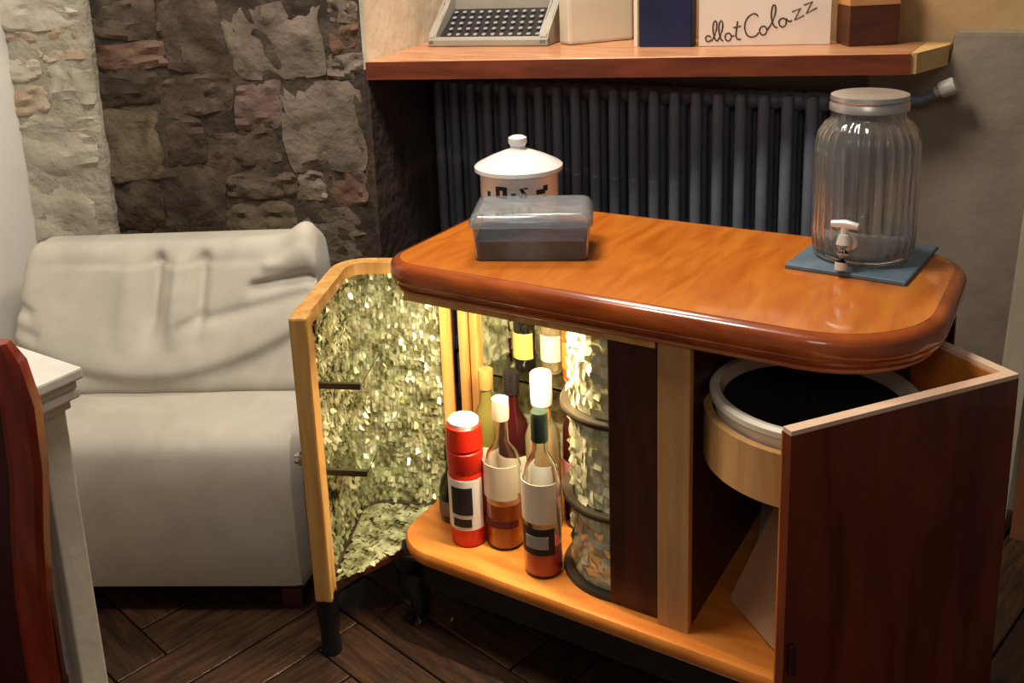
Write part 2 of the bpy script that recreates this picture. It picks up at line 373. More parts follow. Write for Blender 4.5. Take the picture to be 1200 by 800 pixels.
def mosaic(bm, fn, nu, nv, jit, tilt):
    """nu x nv chips of mirror, each its own tilted facet with a chipped outline; fn(u,v)->(point, normal, du, dv)"""
    for i in range(nu):
        for j in range(nv):
            p, nrm, du, dv = fn((i+.5)/nu, (j+.5)/nv)
            t1, t2 = rnd.gauss(0, tilt), rnd.gauss(0, tilt); cs = []
            for a, b in ((-1,-1), (1,-1), (1,1), (-1,1)):
                x = (a+rnd.uniform(-.55, .5))*.5; y = (b+rnd.uniform(-.55, .5))*.5
                cs.append(bm.verts.new(p+du*x+dv*y+nrm*(jit*(.5+rnd.random()*.5)+t1*x*du.length+t2*y*dv.length)))
            bm.faces.new(cs)
def flatfn(o, uvec, vvec, nrm, nu, nv):
    def f(u, v): return o+uvec*u+vvec*v, nrm, uvec/nu, vvec/nv
    return f
Z3 = Vector((0,0,1))
def flat_mosaic(name, o, uvec, vvec, nrm, nu, nv, parent, ma, jit=.003, tilt=.28):
    bm = NB(); mosaic(bm, flatfn(o, uvec, vvec, nrm, nu, nv), nu, nv, jit, tilt)
    back = [o-nrm*.004, o+uvec-nrm*.004, o+uvec+vvec-nrm*.004, o+vvec-nrm*.004]
    front = [p+nrm*.0045 for p in back]
    A = [bm.verts.new(p) for p in back]; B = [bm.verts.new(p) for p in front]
    bm.faces.new(A[::-1]); bm.faces.new(B)
    for i in range(4): bm.faces.new((A[i], A[(i+1) % 4], B[(i+1) % 4], B[i]))
    o2 = obj(name, bm, ma, parent); o2['kind'] = 'stuff'; return o2
# mirrored lining of the bottle compartment
flat_mosaic('mirror_mosaic', Vector((-.455, .440, .205)), Vector((.51, 0, 0)), Vector((0, 0, .53)), Vector((0,-1,0)), 38, 30, cab, m_mirror)
flat_mosaic('mirror_mosaic', Vector((-.462, .305, .205)), Vector((0, .13, 0)), Vector((0, 0, .53)), Vector((1,0,0)), 9, 30, cab, m_mirror)
# glass shelf with bottles at the back
bm = NB(); prism(bm, [(-.455, .30), (-.15, .30), (-.15, .438), (-.455, .438)], .452, .457); obj('glass_shelf', bm, m_glass, cab)
# revolving mirrored drum with round tiers
DC = Vector((-.046, .150, 0)); DR = .107
dr = obj('revolving_drum', lathe(NB(), [(0, .202), (.085, .202), (.085, .735), (0, .735)], DC, 32), m_mirror_l, cab, smooth=True)
for z in (.203, .365, .548, .733):
    bm = NB(); lathe(bm, [(0, z-.006), (DR+.010, z-.006), (DR+.012, z-.003), (DR+.012, z+.003), (DR+.010, z+.006), (0, z+.006)], DC, 40); obj('tier', bm, m_shelfd, dr, smooth=True)
for a, b in ((.209, .359), (.371, .542), (.554, .727)):
    bm = NB(); nv = max(6, int((b-a)/.016))
    def cyl(u, v, a=a, b=b, nv=nv):
        th = 2*math.pi*u; nr = Vector((math.cos(th), math.sin(th), 0)); rr = .098
        return DC+nr*rr+Z3*(a+(b-a)*v), nr, Vector((-nr.y, nr.x, 0))*(2*math.pi*rr/40), Z3*((b-a)/nv)
    mosaic(bm, cyl, 40, nv, .003, .25)
    bm2 = bm; lathe(bm2, [(.0985, a), (.0985, b)], DC, 40)
    q = obj('mirror_mosaic', bm, m_mirror_l, dr); q['kind'] = 'stuff'
# strip lamp under the top
bm = NB(); box(bm, (-.22, .062, .731), (.28, .016, .012), bev=.003); lampo = obj('strip_lamp', bm, mat('lamp_glow', (255,224,170), .5, emit=14), cab)
ld = bpy.data.lights.new('cabinet_lamp', 'AREA'); ld.shape = 'RECTANGLE'; ld.size = .30; ld.size_y = .014; ld.energy = 7.5; ld.color = (1, .82, .55)
lo = bpy.data.objects.new('cabinet_lamp', ld); C.objects.link(lo); lo.location = (-.22, .062, .7235); lo.rotation_euler = (R(20), 0, 0)

# left swing door: side wing, front wing, rounded corner
H = Vector((-.498, .262, 0)); TH = R(-66)
def dl(x, y):     # door local: closed position with the hinge at 0,0 (side along -y, front along +x)
    return H + Matrix.Rotation(TH, 3, 'Z') @ Vector((x, y, 0))
DS, DF, DT, CR = .243, .335, .022, .07
def doorpath(d):
    """centre line of the L shaped shell, offset d to the inside"""
    pts = [(0+d, 0), (0+d, -DS+CR)]
    for i in range(1, 8):
        a = R(180+90*i/8); pts.append((CR+(CR-d)*math.cos(a), -DS+CR+(CR-d)*math.sin(a)))
    pts += [(CR, -DS+d), (DF, -DS+d)]; return pts
def shell(z0, z1, d0, d1, p=None):
    a = [dl(*q) for q in doorpath(d0)]; b = [dl(*q) for q in doorpath(d1)]; bm = NB(); n = len(a)
    rows = []
    for q, r in zip(a, b): rows.append([bm.verts.new((q.x, q.y, z0)), bm.verts.new((r.x, r.y, z0)), bm.verts.new((r.x, r.y, z1)), bm.verts.new((q.x, q.y, z1))])
    for A, B in zip(rows, rows[1:]):
        for i in range(4): bm.faces.new((A[i], A[(i+1) % 4], B[(i+1) % 4], B[i]))
    bm.faces.new(rows[0][::-1]); bm.faces.new(rows[-1]); return bm
dz0, dz1 = .125, .722
door = obj('swing_door', shell(dz0, dz1, 0, .012), m_mah, cab, smooth=True)
obj('top_rim', shell(dz1-.022, dz1+.004, -.002, DT+.008), m_light, door, smooth=True)
obj('bottom_rim', shell(dz0-.004, dz0+.02, -.002, DT+.004), m_shelfd, door, smooth=True)
bm = NB(); M = frame(dl(DF, -DS+.016), (dl(1,0)-dl(0,0)).to_2d()); box(bm, (0, 0, (dz0+dz1)/2), (.040, .036, dz1-dz0+.01), M, bev=.005); obj('stile', bm, m_light, door)
bm = NB(); box(bm, (-.018, .020, dz1-.03), (.012, .004, .016), M, bev=.001); obj('catch', bm, m_black, door)
bm = NB(); M2 = frame(dl(.014, -.012), (dl(0,-1)-dl(0,0)).to_2d()); box(bm, (0, 0, (dz0+dz1)/2+.03), (.024, .03, dz1-dz0-.07), M2, bev=.003); obj('stile', bm, m_light, door)
fu = (dl(1,0)-dl(0,0)); fn_ = (dl(0,1)-dl(0,0)); su = (dl(0,-1)-dl(0,0)); sn = fu
# mirror follows the inside of the shell
pth = [dl(*q) for q in doorpath(.015)]; seg = [(pth[i+1]-pth[i]).length for i in range(len(pth)-1)]; tot = sum(seg)
def alongd(u):
    t = u*tot
    for i, s in enumerate(seg):
        if t <= s or i == len(seg)-1: return pth[i]+(pth[i+1]-pth[i])*(t/s), (pth[i+1]-pth[i]).normalized()
        t -= s
bm = NB(); nu, nv = 62, 44
def dfn(u, v):
    p, t = alongd(.03+u*.93); nr = Vector((-t.y, t.x, 0)); return p+Z3*(dz0+.02+(dz1-dz0-.045)*v), nr, t*(tot*.93/nu), Z3*((dz1-dz0-.045)/nv)
mosaic(bm, dfn, nu, nv, .004, .42)
q = obj('mirror_mosaic', bm, m_mirror, door); q['kind'] = 'stuff'
q = obj('mirror_backing', shell(dz0+.02, dz1-.022, .012, .0145), m_mirror, door, smooth=True)
A_, B_, K_ = dl(DF-.02, -DS+.03), dl(.03, -.03), dl(DF*.62, -.075)
arc = [Vector(p+(0,)) for p in bez(A_.to_2d(), K_.to_2d(), B_.to_2d(), n=12)]
inner = [dl(*q) for q in doorpath(.021)]; inner = [B_]+inner[1:-1]+[A_]
quad = [(v.x, v.y) for v in inner[1:]]+[(v.x, v.y) for v in arc[1:]]
tr = obj('bottom_tray', prism(NB(), quad, .128, .140), m_mah_d, door)
bm = NB(); cen = sum((Vector(q) for q in quad), Vector((0,0)))/len(quad)
def trayfn(u, v):
    o = Vector((-.74, -.17, .1405)); return o+Vector((.34*u, .48*v, 0)), Z3, Vector((.34/30, 0, 0)), Vector((0, .48/42, 0))
def inside(p):
    c = False; n = len(quad)
    for i in range(n):
        (x1, y1), (x2, y2) = quad[i], quad[(i+1) % n]
        if (y1 > p.y) != (y2 > p.y) and p.x < (x2-x1)*(p.y-y1)/(y2-y1)+x1: c = not c
    return c
mosaic(bm, trayfn, 30, 42, .003, .14)
bmesh.ops.delete(bm, geom=[f for f in bm.faces if not inside(f.calc_center_median())], context='FACES')
q = obj('tray_mosaic', bm, m_mirror, door); q['kind'] = 'stuff'
for z in (.56, .372):
    e0, e1 = dl(.285, -DS+.020), dl(.285, -.135)
    bm = NB(); d_ = (e1-e0).normalized(); nn = Vector((-d_.y, d_.x, 0))*.004
    prism(bm, [(v.x, v.y) for v in (e0+nn, e1+nn, e1-nn, e0-nn)], z-.006, z+.006); obj('bottle_ledge', bm, m_shelfd, door)
    bm = NB(); prism(bm, [(v.x, v.y) for v in (e0, e1, dl(.12, -.135), dl(.12, -DS+.020))], z-.002, z+.002); obj('glass_ledge', bm, m_glass, door)
lp = dl(DF-.002, -DS+.016)
bm = NB(); tube(bm, [(lp.x, lp.y, .135), (lp.x, lp.y, .09), (lp.x+.004, lp.y-.004, .04), (lp.x+.006, lp.y-.006, 0)], [.021, .024, .019, .022], 12); obj('leg', bm, m_black, door, smooth=True)
hp = dl(DF-.03, -DS-.010)
bm = NB(); lathe(bm, [(0,0), (.010,.002), (.014,.012), (.010,.022), (0,.024)], n=14, M=Matrix.Translation((hp.x, hp.y, .41)) @ (-fn_).to_track_quat('Z', 'Y').to_matrix().to_4x4()); obj('door_knob', bm, m_chrome, door, smooth=True)

# right swing-out wing with the record player
cf, cc, ch = Vector((.332, -.155, 0)), Vector((.573, .175, 0)), Vector((.425, .283, 0))
ud = (cf-cc).normalized(); ni = Vector((ud.y, -ud.x, 0)); ni = ni if ni.dot(Vector((.29, .15, 0))-cc) > 0 else -ni
hd = (ch-cc).normalized()
fw = NB(); T = .017
i_f, i_c, i_h = cf+ni*T, None, None
nh = Vector((hd.y, -hd.x, 0)); nh = nh if nh.dot(cf-cc) > 0 else -nh
# inner corner = intersection of the two inset lines
from mathutils.geometry import intersect_line_line_2d
a0 = cc+ni*T; b0 = cc+nh*T
def isect(p, d, q, e):
    den = d.x*e.y-d.y*e.x; t = ((q.x-p.x)*e.y-(q.y-p.y)*e.x)/den; return p+d*t
i_c = isect(a0, ud, b0, hd); i_h = ch+nh*T
poly = [cf, cc, ch, i_h, i_c, i_f]
poly = [(v.x, v.y) for v in poly]
wing = obj('swing_wing', prism(NB(), poly, .12, .716), m_mah, cab); wing['label'] = 'dark mahogany wing swung out with the record player'
obj('rim', prism(NB(), poly, .716, .723), m_rim, wing)
bm = NB(); q1, q2 = i_c+ud*.002, i_h
in1 = [i_c, i_h, i_h+nh*.003, i_c+nh*.003+ni*.003]; prism(bm, [(v.x, v.y) for v in in1], .13, .7155); obj('inner_lining', bm, m_orange, wing)
in2 = [i_c, i_f, i_f+ni*.003, i_c+ni*.003]; bm = NB(); prism(bm, [(v.x, v.y) for v in in2], .13, .7155); obj('inner_lining', bm, m_orange, wing)
kp = cf-ud*.012-ni*.0
bm = NB(); box(bm, (0, 0, 0), (.010, .016, .05), frame(kp+Vector((0,0,.36)), (ud.x, ud.y)), bev=.003); obj('lock_plate', bm, m_mah_d, wing)
PC = Vector((.289, .148, 0)); PR = .165
bm = NB(); lathe(bm, [(0,.605), (PR-.030,.605), (PR-.022,.612), (PR-.020,.638), (PR-.016,.645), (PR-.006,.647), (PR,.642), (PR,.633), (PR-.010,.626), (PR-.010,.60), (0,.60)], PC, 56); obj('platter_ring', bm, m_ivory, wing, smooth=True)
bm = NB(); lathe(bm, [(0,.622), (.02,.624), (PR-.0225,.624), (PR-.0225,.616), (0,.61)], PC, 56)
lathe(bm, [(0,.64), (.004,.638), (.005,.62), (0,.62)], PC, 12); obj('platter_mat', bm, m_mat, wing, smooth=True)
# turned apron: curved band standing under the platter, closed by a deck
bm = NB(); A0, A1, n = R(150), R(318), 28; r1, r0 = PR+.009, PR-.005; rows = []
for i in range(n+1):
    a = A0+(A1-A0)*i/n; dx, dy = math.cos(a), math.sin(a)
    rows.append([bm.verts.new((PC.x+rr*dx, PC.y+rr*dy, zz)) for rr, zz in ((r1,.522), (r0,.522), (r0,.612), (r1,.612))])
for A, B in zip(rows, rows[1:]):
    for k in range(4): bm.faces.new((A[k], A[(k+1) % 4], B[(k+1) % 4], B[k]))
bm.faces.new(rows[0]); bm.faces.new(rows[-1][::-1]); obj('curved_apron', bm, m_pillar, wing, smooth=True)
lathe(bm := NB(), [(0,.59), (PR-.002,.59), (PR-.002,.602), (0,.602)], PC, 48); obj('deck', bm, m_mah_d, wing, smooth=True)
for ex, ey, ez in ((-.03, -.03, 0),): pass
lp = cf-ud*.03+ni*.009
bm = NB(); tube(bm, [(lp.x, lp.y, .13), (lp.x, lp.y, .08), (lp.x, lp.y, 0)], [.022, .024, .02], 12); obj('leg', bm, m_black, wing, smooth=True)

# ---------------------------------------------------------------- bottles in the cabinet
m_red = mat('red_plastic', (205,38,18), .35); m_redl = mat('red_liquid', (232,44,26), .2)
m_amber = mat('amber_liquid', (232,112,20), .08, trans=.35); m_wine = mat('dark_wine_glass', (46,10,12), .12)
m_label = mat('cream_label', (226,208,180), .7); m_labelw = mat('white_label', (226,222,214), .6); m_ink = mat('black_ink', (26,24,24), .6)
m_dk = mat('dark_bottle_glass', (18,20,16), .1, coat=.5); m_greencap = mat('dark_green_cap', (40,54,44), .35); m_olive = mat('olive_glass', (150,140,70), .1, trans=.5)
m_goldcap = mat('gold_cap', (206,170,96), .35, metal=.5); m_pale = mat('pale_liqueur', (226,210,160), .08, trans=.8); m_orl = mat('orange_label', (206,132,52), .6)
def bottle(label, x, y, z0, prof, body, cap=None, liquid=None, labels=(), group=None):
    t = thing('bottle', label, 'bottle', (x, y, z0), 0, group)
    obj('glass', lathe(NB(), prof, (x, y, z0), 24), body, t, smooth=True)
    if liquid:
        pr, ma = liquid; obj('liquid', lathe(NB(), pr, (x, y, z0), 24), ma, t, smooth=True)
    if cap:
        pr, ma = cap; obj('cap', lathe(NB(), pr, (x, y, z0), 20), ma, t, smooth=True)
    for r, a0, a1, za, zb, ma in labels:
        bm = NB(); n = 14; A = []
        for i in range(n+1):
            a = R(a0+(a1-a0)*i/n); A.append([bm.verts.new((x+rr*math.cos(a), y+rr*math.sin(a), z0+zz)) for rr, zz in ((r,za), (r+.0008,za), (r+.0008,zb), (r,zb))])
        for P, Q in zip(A, A[1:]):
            for k in range(4): bm.faces.new((P[k], P[(k+1) % 4], Q[(k+1) % 4], Q[k]))
        bm.faces.new(A[0]); bm.faces.new(A[-1][::-1]); obj('paper_label', bm, ma, t, smooth=True)
    return t
def wallg(outer, th=.003):     # closed thin glass wall from an outer profile starting at the axis
    inner = [(max(r-th, 0), z+(th if i < 2 else 0)) for i, (r, z) in enumerate(outer)]
    return outer + inner[::-1]
zb = .2005
# red-capped bottle
bottle('red bottle with bulky red cap and black and white label', -.357, .075, zb, [(0,0), (.033,0), (.036,.006), (.036,.155), (.033,.165), (0,.165)], m_red,
       ([(0,.16), (.034,.16), (.036,.165), (.037,.205), (.034,.207), (.034,.21), (.037,.213), (.035,.258), (.030,.262), (0,.262)], m_red), None,
       [(.0362, 180, 360, .04, .15, m_labelw), (.0372, 250, 320, .075, .135, m_ink), (.0372, 255, 315, .048, .066, m_ink)])
lathe(bm := NB(), [(0,.262), (.031,.262), (.031,.268), (.028,.271), (0,.271)], (-.357, .075, zb), 24)
tt = [o for o in bpy.data.objects if o.get('category') == 'bottle'][0]; obj('cap_disc', bm, m_labelw, tt, smooth=True)
# amber bottle
bottle('tall clear bottle of amber liquor with cream label', -.288, .105, zb, wallg([(0,0), (.036,0), (.0385,.006), (.0385,.17), (.030,.20), (.015,.222), (.0135,.27), (.016,.272), (.016,.28), (.0125,.28)]), m_glass,
       ([(0,.272), (.0165,.272), (.0172,.29), (.0165,.315), (0,.317)], m_label), ([(0,.004), (.034,.004), (.0352,.008), (.0352,.098), (0,.098)], m_amber),
       [(.039, 190, 345, .112, .185, m_label), (.039, 190, 345, .050, .066, mat('maroon_label', (84,18,28), .5))])
# clear bottle with round black label
bottle('clear bottle with round black label and red liquid at the bottom', -.178, .062, zb, wallg([(0,0), (.034,0), (.037,.006), (.037,.19), (.028,.225), (.014,.252), (.013,.29), (.0155,.292), (.0155,.30), (.012,.30)]), m_glass,
       ([(0,.275), (.0165,.275), (.0168,.325), (.0155,.333), (0,.334)], m_greencap), ([(0,.004), (.0325,.004), (.0335,.008), (.0335,.065), (0,.065)], m_redl),
       [(.0374, 195, 345, .118, .20, m_label), (.0374, 225, 335, .052, .108, m_ink), (.0384, 245, 315, .066, .092, mat('silver_print', (150,148,140), .4))])
# dark squat bottle
bottle('small black bottle tucked behind the red bottle', -.425, .125, zb, [(0,0), (.028,0), (.030,.004), (.030,.07), (.024,.095), (.014,.11), (.013,.14), (0,.14)], m_dk, ([(0,.138), (.0155,.138), (.0155,.165), (0,.166)], m_black), None, [(.0305, 200, 340, .018, .05, mat('grey_label', (120,104,90), .7))])
# back rows
bottle('dark red wine bottle with white neck band behind the amber bottle', -.318, .20, zb, [(0,0), (.034,0), (.036,.005), (.036,.19), (.028,.22), (.014,.245), (.013,.30), (.0155,.302), (.0155,.31), (0,.31)], m_wine, ([(0,.28), (.0165,.28), (.0165,.325), (0,.326)], m_black), None, [(.0365, 190, 345, .06, .15, m_label)])
bottle('bottle with white cap and orange label behind the clear bottle', -.248, .20, zb, [(0,0), (.034,0), (.036,.005), (.036,.20), (.028,.225), (.019,.24), (.018,.30), (0,.30)], m_pale, ([(0,.272), (.0215,.272), (.0225,.285), (.0225,.335), (.020,.340), (0,.340)], m_labelw), None, [(.0365, 190, 345, .06, .15, m_labelw), (.0185, 190, 345, .242, .27, m_orl)])
bottle('olive green bottle with gold cap beside the hinge post', -.395, .225, zb, [(0,0), (.031,0), (.033,.005), (.033,.18), (.025,.21), (.013,.232), (.012,.28), (0,.28)], m_olive, ([(0,.262), (.0155,.262), (.0165,.30), (.0155,.305), (0,.305)], m_goldcap), None, [(.0335, 190, 345, .06, .14, m_label)])
bottle('dark maroon bottle with pale spots beside the mirrored drum', -.185, .238, zb, [(0,0), (.031,0), (.033,.005), (.033,.215), (.027,.24), (.014,.262), (.013,.30), (0,.30)], m_wine, ([(0,.29), (.015,.29), (.015,.315), (0,.316)], m_dk), None, [(.0335, 200, 340, .07, .15, mat('pink_label', (168,110,104), .6))])
zs = .4572
for lab, x, y, body, cap, lb in (
    ('slim black bottle with yellow label on the glass shelf', -.375, .36, m_dk, m_black, mat('yellow_label', (222,190,96), .6)),
    ('slim pale bottle with gold cap on the glass shelf', -.315, .375, m_pale, m_goldcap, m_label),
    ('slim amber bottle with white cap on the glass shelf', -.255, .36, m_amber, m_labelw, m_orl),
    ('slim olive bottle with black cap on the glass shelf', -.195, .375, m_olive, m_black, m_label)):
    bottle(lab, x, y, zs, [(0,0), (.022,0), (.024,.004), (.024,.11), (.018,.135), (.010,.15), (.0095,.19), (0,.19)], body, ([(0,.175), (.0125,.175), (.0125,.205), (0,.206)], cap), None, [(.0245, 190, 345, .03, .09, lb)], 'bottles on the glass shelf')

# ---------------------------------------------------------------- record sleeves and papers in the right compartment
def sleeve(label, c, along, tilt, wd, ht, th, ma):
    """card standing on its bottom edge: starts at c, runs along a direction, leans back by tilt"""
    M = frame(c, along) @ Matrix.Rotation(-tilt, 4, 'X')
    bm = NB(); box(bm, (wd/2, 0, ht/2), (wd, th, ht), M, bev=.0012, seg=1); return tag(obj('record_sleeve', bm, ma), label, 'record sleeve')
m_kraft = mat('kraft_card', (222,184,150), .75, (232,198,166), 8); m_kraft2 = mat('brown_card', (170,128,94), .75, (190,146,110), 8)
m_grey = mat('grey_card', (130,122,112), .75, (150,140,130), 9)
sleeve('wide pale kraft record sleeve leaning in the right compartment', (.232, .118, .2035), (.75, -.66), R(26), .15, .25, .006, m_kraft)
sleeve('narrow brown card sleeve behind the pale kraft sleeve', (.160, .145, .2035), (.75, -.66), R(27), .14, .28, .007, m_kraft2)
sleeve('grey record sleeve at the back of the right compartment', (.160, .31, .2035), (.93, -.36), R(6), .17, .20, .008, m_grey)
sleeve('dark blue record sleeve at the back of the right compartment', (.20, .36, .2035), (.93, -.36), R(8), .16, .27, .008, mat('navy_card', (22,40,66), .5, (30,52,80), 8))

# ---------------------------------------------------------------- things on the cabinet top
ZT = .8014
# enamel tin
tx, ty = -.362, .338
tin = thing('enamel_tin', 'round white enamel tin with black print and domed lid', 'tin', (tx, ty, ZT))
m_en = mat('white_enamel', (232,228,224), .25, (238,235,232), 6, coat=.3)
obj('body', lathe(NB(), [(0,0), (.078,0), (.081,.003), (.081,.112), (.083,.115), (.080,.118), (0,.118)], (tx, ty, ZT), 40), m_en, tin, smooth=True)
lid = obj('lid', lathe(NB(), [(0,.114), (.086,.114), (.092,.118), (.092,.126), (.086,.131), (.060,.144), (.030,.156), (.018,.160), (.015,.166), (.020,.174), (.019,.184), (.012,.188), (0,.188)], (tx, ty, ZT), 40), m_en, tin, smooth=True)
def wrap(bm, c, r, a, z, w, h, sh=0, n=3):
    for i in range(n):
        qs = []
        for u, v in ((i/n, 0), ((i+1)/n, 0), ((i+1)/n, 1), (i/n, 1)):
            an = a+(u-.5)*w/r+sh*(v-.5)*h/r
            qs.append(Vector((math.cos(an), math.sin(an), 0))*r+Vector((0,0,z+(v-.5)*h)))
        F = [bm.verts.new(c+q) for q in qs]; bm.faces.new(F)
bm = NB(); tc = Vector((tx, ty, ZT)); ac = math.atan2(-1.42-ty, .65-tx)
def mark(off, z, w, h, sh=0): wrap(bm, tc, .0815, ac+off/.081, z, w, h, sh)
for off, hh in ((-.070, .03), (-.046, .055), (-.030, .055), (-.012, .03)):     # worn, blocky print
    mark(off, .070, .010, hh)
mark(-.038, .094, .016, .008); mark(-.038, .068, .016, .010); mark(-.036, .046, .024, .009); mark(-.012, .05, .016, .012)
mark(.016, .07, .008, .05, -.5); mark(.032, .074, .008, .045, -.9); mark(.046, .084, .022, .010, 0); mark(.058, .09, .012, .012)
mark(-.028, .050, .014, .012); mark(.004, .050, .012, .01)
obj('print', bm, m_ink, tin)
# clear box with dark contents
bd = Vector((.906, .422, 0)); bc = Vector((-.318, .073, ZT))
cb = thing('clear_box', 'clear plastic box with dark contents in front of the enamel tin', 'box', tuple(bc+bd*.11+Vector((-.422, .906, 0))*.07), math.atan2(bd.y, bd.x))
BM = frame(bc, bd)
BW, BDp, BH = .222, .150, .066
def tray(bm, x0, x1, y0, y1, z0, z1, t, M, fl=.006, r=.018):
    def lp(d, z): return [M @ Vector((x, y, z)) for x, y in rrect(x0, x1, y0, y1, (r,)*4, d, 4)]
    loft(bm, [lp(fl, z0), lp(0, z1), lp(t, z1), lp(fl+t, z0+t)]); return bm
obj('tray', tray(NB(), 0, BW, 0, BDp, .0, BH, .0025, BM), m_plastic, cb, smooth=True)
lidM = BM @ Matrix.Translation((0, 0, BH))
bm = NB(); loft(bm, [[lidM @ Vector((x, y, z)) for x, y in rrect(-.004, BW+.004, -.004, BDp+.004, (.02,)*4, d, 4)] for d, z in ((.022,.0235), (.010,.0195), (.0025,.009), (.0025,0), (0,0), (0,.010), (.008,.022), (.022,.026))]); 
obj('lid', bm, m_plid, cb, smooth=True)
m_cont = mat('dark_contents', (34,36,44), .5, (70,74,86), 30, bump=.5, bscale=60)
bm = NB(); loft(bm, [[BM @ Vector((x, y, z)) for x, y in rrect(.004, BW-.004, .004, BDp-.004, (.016,)*4, d, 4)] for d, z in ((.005,.004), (.002,.038))]); obj('contents', bm, m_cont, cb, smooth=True)
# slate tile and glass dispenser
sl = [(.201,.278), (.398,.268), (.415,.488), (.218,.478)]
bm = prism(NB(), sl, ZT, ZT+.008); bmesh.ops.bevel(bm, geom=bm.edges[:], offset=.0015, segments=1, affect='EDGES')
tag(obj('slate_tile', bm, m_slate), 'thin blue grey slate tile under the glass dispenser', 'tile')
gx, gy, gz = .306, .385, ZT+.0082; GS = .945
gd = thing('glass_dispenser', 'ribbed clear glass drink dispenser with metal lid and tap', 'dispenser', (gx, gy, gz))
prof = [(0,0), (.078,0), (.086,.004), (.0885,.016), (.089,.05), (.089,.12), (.089,.19), (.0885,.215), (.084,.236), (.074,.252), (.064,.260), (.062,.266), (.062,.282)]
inn = [(.058,.282), (.058,.266), (.060,.257), (.070,.248), (.080,.233), (.0845,.213), (.085,.19), (.085,.12), (.085,.05), (.083,.018), (.074,.012), (0,.012)]
m_jar = mat('dispenser_glass', (244,246,244), .03, trans=.955, ior=1.45)
obj('jar', lathe(NB(), [(r*GS, z*GS) for r, z in prof+inn], (gx, gy, gz), 168, .022, 28, (.03, .245)), m_jar, gd, smooth=True, angle=R(70))
lidp = [(0,.2755), (.066,.2755), (.0675,.277), (.0675,.288), (.0655,.291), (.0655,.294), (.067,.296), (.066,.304), (.060,.306), (0,.305)]
obj('lid', lathe(NB(), [(r*GS, z*GS) for r, z in lidp], (gx, gy, gz), 48), m_zinc, gd, smooth=True)
ta = math.atan2(-1.42-gy, .65-gx)-R(16); td = Vector((math.cos(ta), math.sin(ta), 0)); tp = Vector((gx, gy, gz))+td*.080+Vector((0,0,.046)); sdv = Vector((-td.y, td.x, 0))
m_tap = mat('pale_tap', (226,222,212), .25, metal=.3)
bm = NB(); tube(bm, [tp-td*.004, tp+td*.006, tp+td*.007, tp+td*.026], [.016, .016, .011, .011], 16); tube(bm, [tp+td*.022+Z3*.018, tp+td*.024, tp+td*.028-Z3*.014, tp+td*.034-Z3*.028, tp+td*.035-Z3*.040], [.010,.013,.012,.010,.010], 12); tap = obj('tap', bm, m_tap, gd, smooth=True)
bm = NB(); tube(bm, [tp+td*.022+Z3*.016, tp+td*.021+Z3*.034], .007, 10); tube(bm, [tp+td*.021+Z3*.034-sdv*.022, tp+td*.021+Z3*.036, tp+td*.021+Z3*.034+sdv*.022], [.006, .008, .006], 10); obj('tap_handle', bm, m_tap, tap, smooth=True)

# ---------------------------------------------------------------- things on the shelf
ZS = 1.1025
# typewriter
ty0 = Vector((-.614, .905, ZS)); tdx = Vector((.945, .326, 0))*-1
tM = frame((-.585, .900, ZS), (.985, .17))        # local x to the right along the front, y to the back; origin = front right corner
tw = thing('typewriter', 'grey and cream portable typewriter with dark keys on the shelf', 'typewriter', (-.72, .98, ZS), 0)
m_twg = mat('typewriter_grey', (150,146,134), .45, (160,156,144), 10); m_twc = mat('typewriter_cream', (206,196,172), .5, (214,206,184), 8)
TW, TD = .345, .20
bm = NB(); pr = [(0,.0), (0,.022), (.02,.030), (.10,.075), (TD,.12), (TD,.0)]
def ext(bm, pr, x0, x1, M):
    a = [bm.verts.new(M @ Vector((x0, y, z))) for y, z in pr]; b = [bm.verts.new(M @ Vector((x1, y, z))) for y, z in pr]; n = len(pr)
    bm.faces.new(a); bm.faces.new(b[::-1])
    for i in range(n): bm.faces.new((a[i], a[(i+1) % n], b[(i+1) % n], b[i]))
    return bm
ext(bm, [(.0,0), (.0,.020), (.018,.026), (.018,.006), (TD,.006), (TD,0)], -TW, 0, tM); bmesh.ops.bevel(bm, geom=bm.edges[:], offset=.003, segments=1, affect='EDGES'); obj('front_lip', bm, m_twg, tw)
for x0, x1 in ((-TW, -TW+.022), (-.026, 0)):
    bm = NB(); ext(bm, [(0,.002), (0,.022), (.012,.034), (.05,.062), (.11,.10), (.15,.15), (TD,.16), (TD,.002)], x0, x1, tM); bmesh.ops.bevel(bm, geom=bm.edges[:], offset=.005, segments=2, affect='EDGES'); obj('side_cheek', bm, m_twg, tw, smooth=True)
bm = NB(); ext(bm, [(.016,.006), (.018,.014), (.150,.088), (TD,.09), (TD,.006)], -TW+.02, -.024, tM); obj('key_bed', bm, mat('key_bed_black', (34,32,32), .5), tw)
bm = NB(); ext(bm, [(.155,.06), (.155,.14), (.165,.165), (TD+.002,.17), (TD+.002,.06)], -TW+.02, -.024, tM); obj('ribbon_cover', bm, m_twg, tw)
bm = NB(); tube(bm, [tM @ Vector((-TW-.01, .18, .185)), tM @ Vector((.01, .18, .185))], .018, 16); obj('platen', bm, m_black, tw, smooth=True)
bm = NB(); lathe(bm, [(0,.0), (.005,0), (.0062,.0015), (.006,.004), (.004,.0045), (0,.004)], n=10); m_key = mat('key_cap', (150,150,158), .4); kb = obj('key', bm, m_key, None, smooth=True)
keyme = kb.data; bpy.data.objects.remove(kb); wi = Matrix.Translation(tw.location).inverted()
for r in range(5):
    for i in range(11):
        k_ = bpy.data.objects.new('key', keyme); C.objects.link(k_); k_.parent = tw
        k_.matrix_basis = wi @ tM @ Matrix.Translation((-.302+i*.0255+r*-.004+.008, .036+r*.0235, .0265+r*.0132)) @ Matrix.Rotation(R(22), 4, 'X')
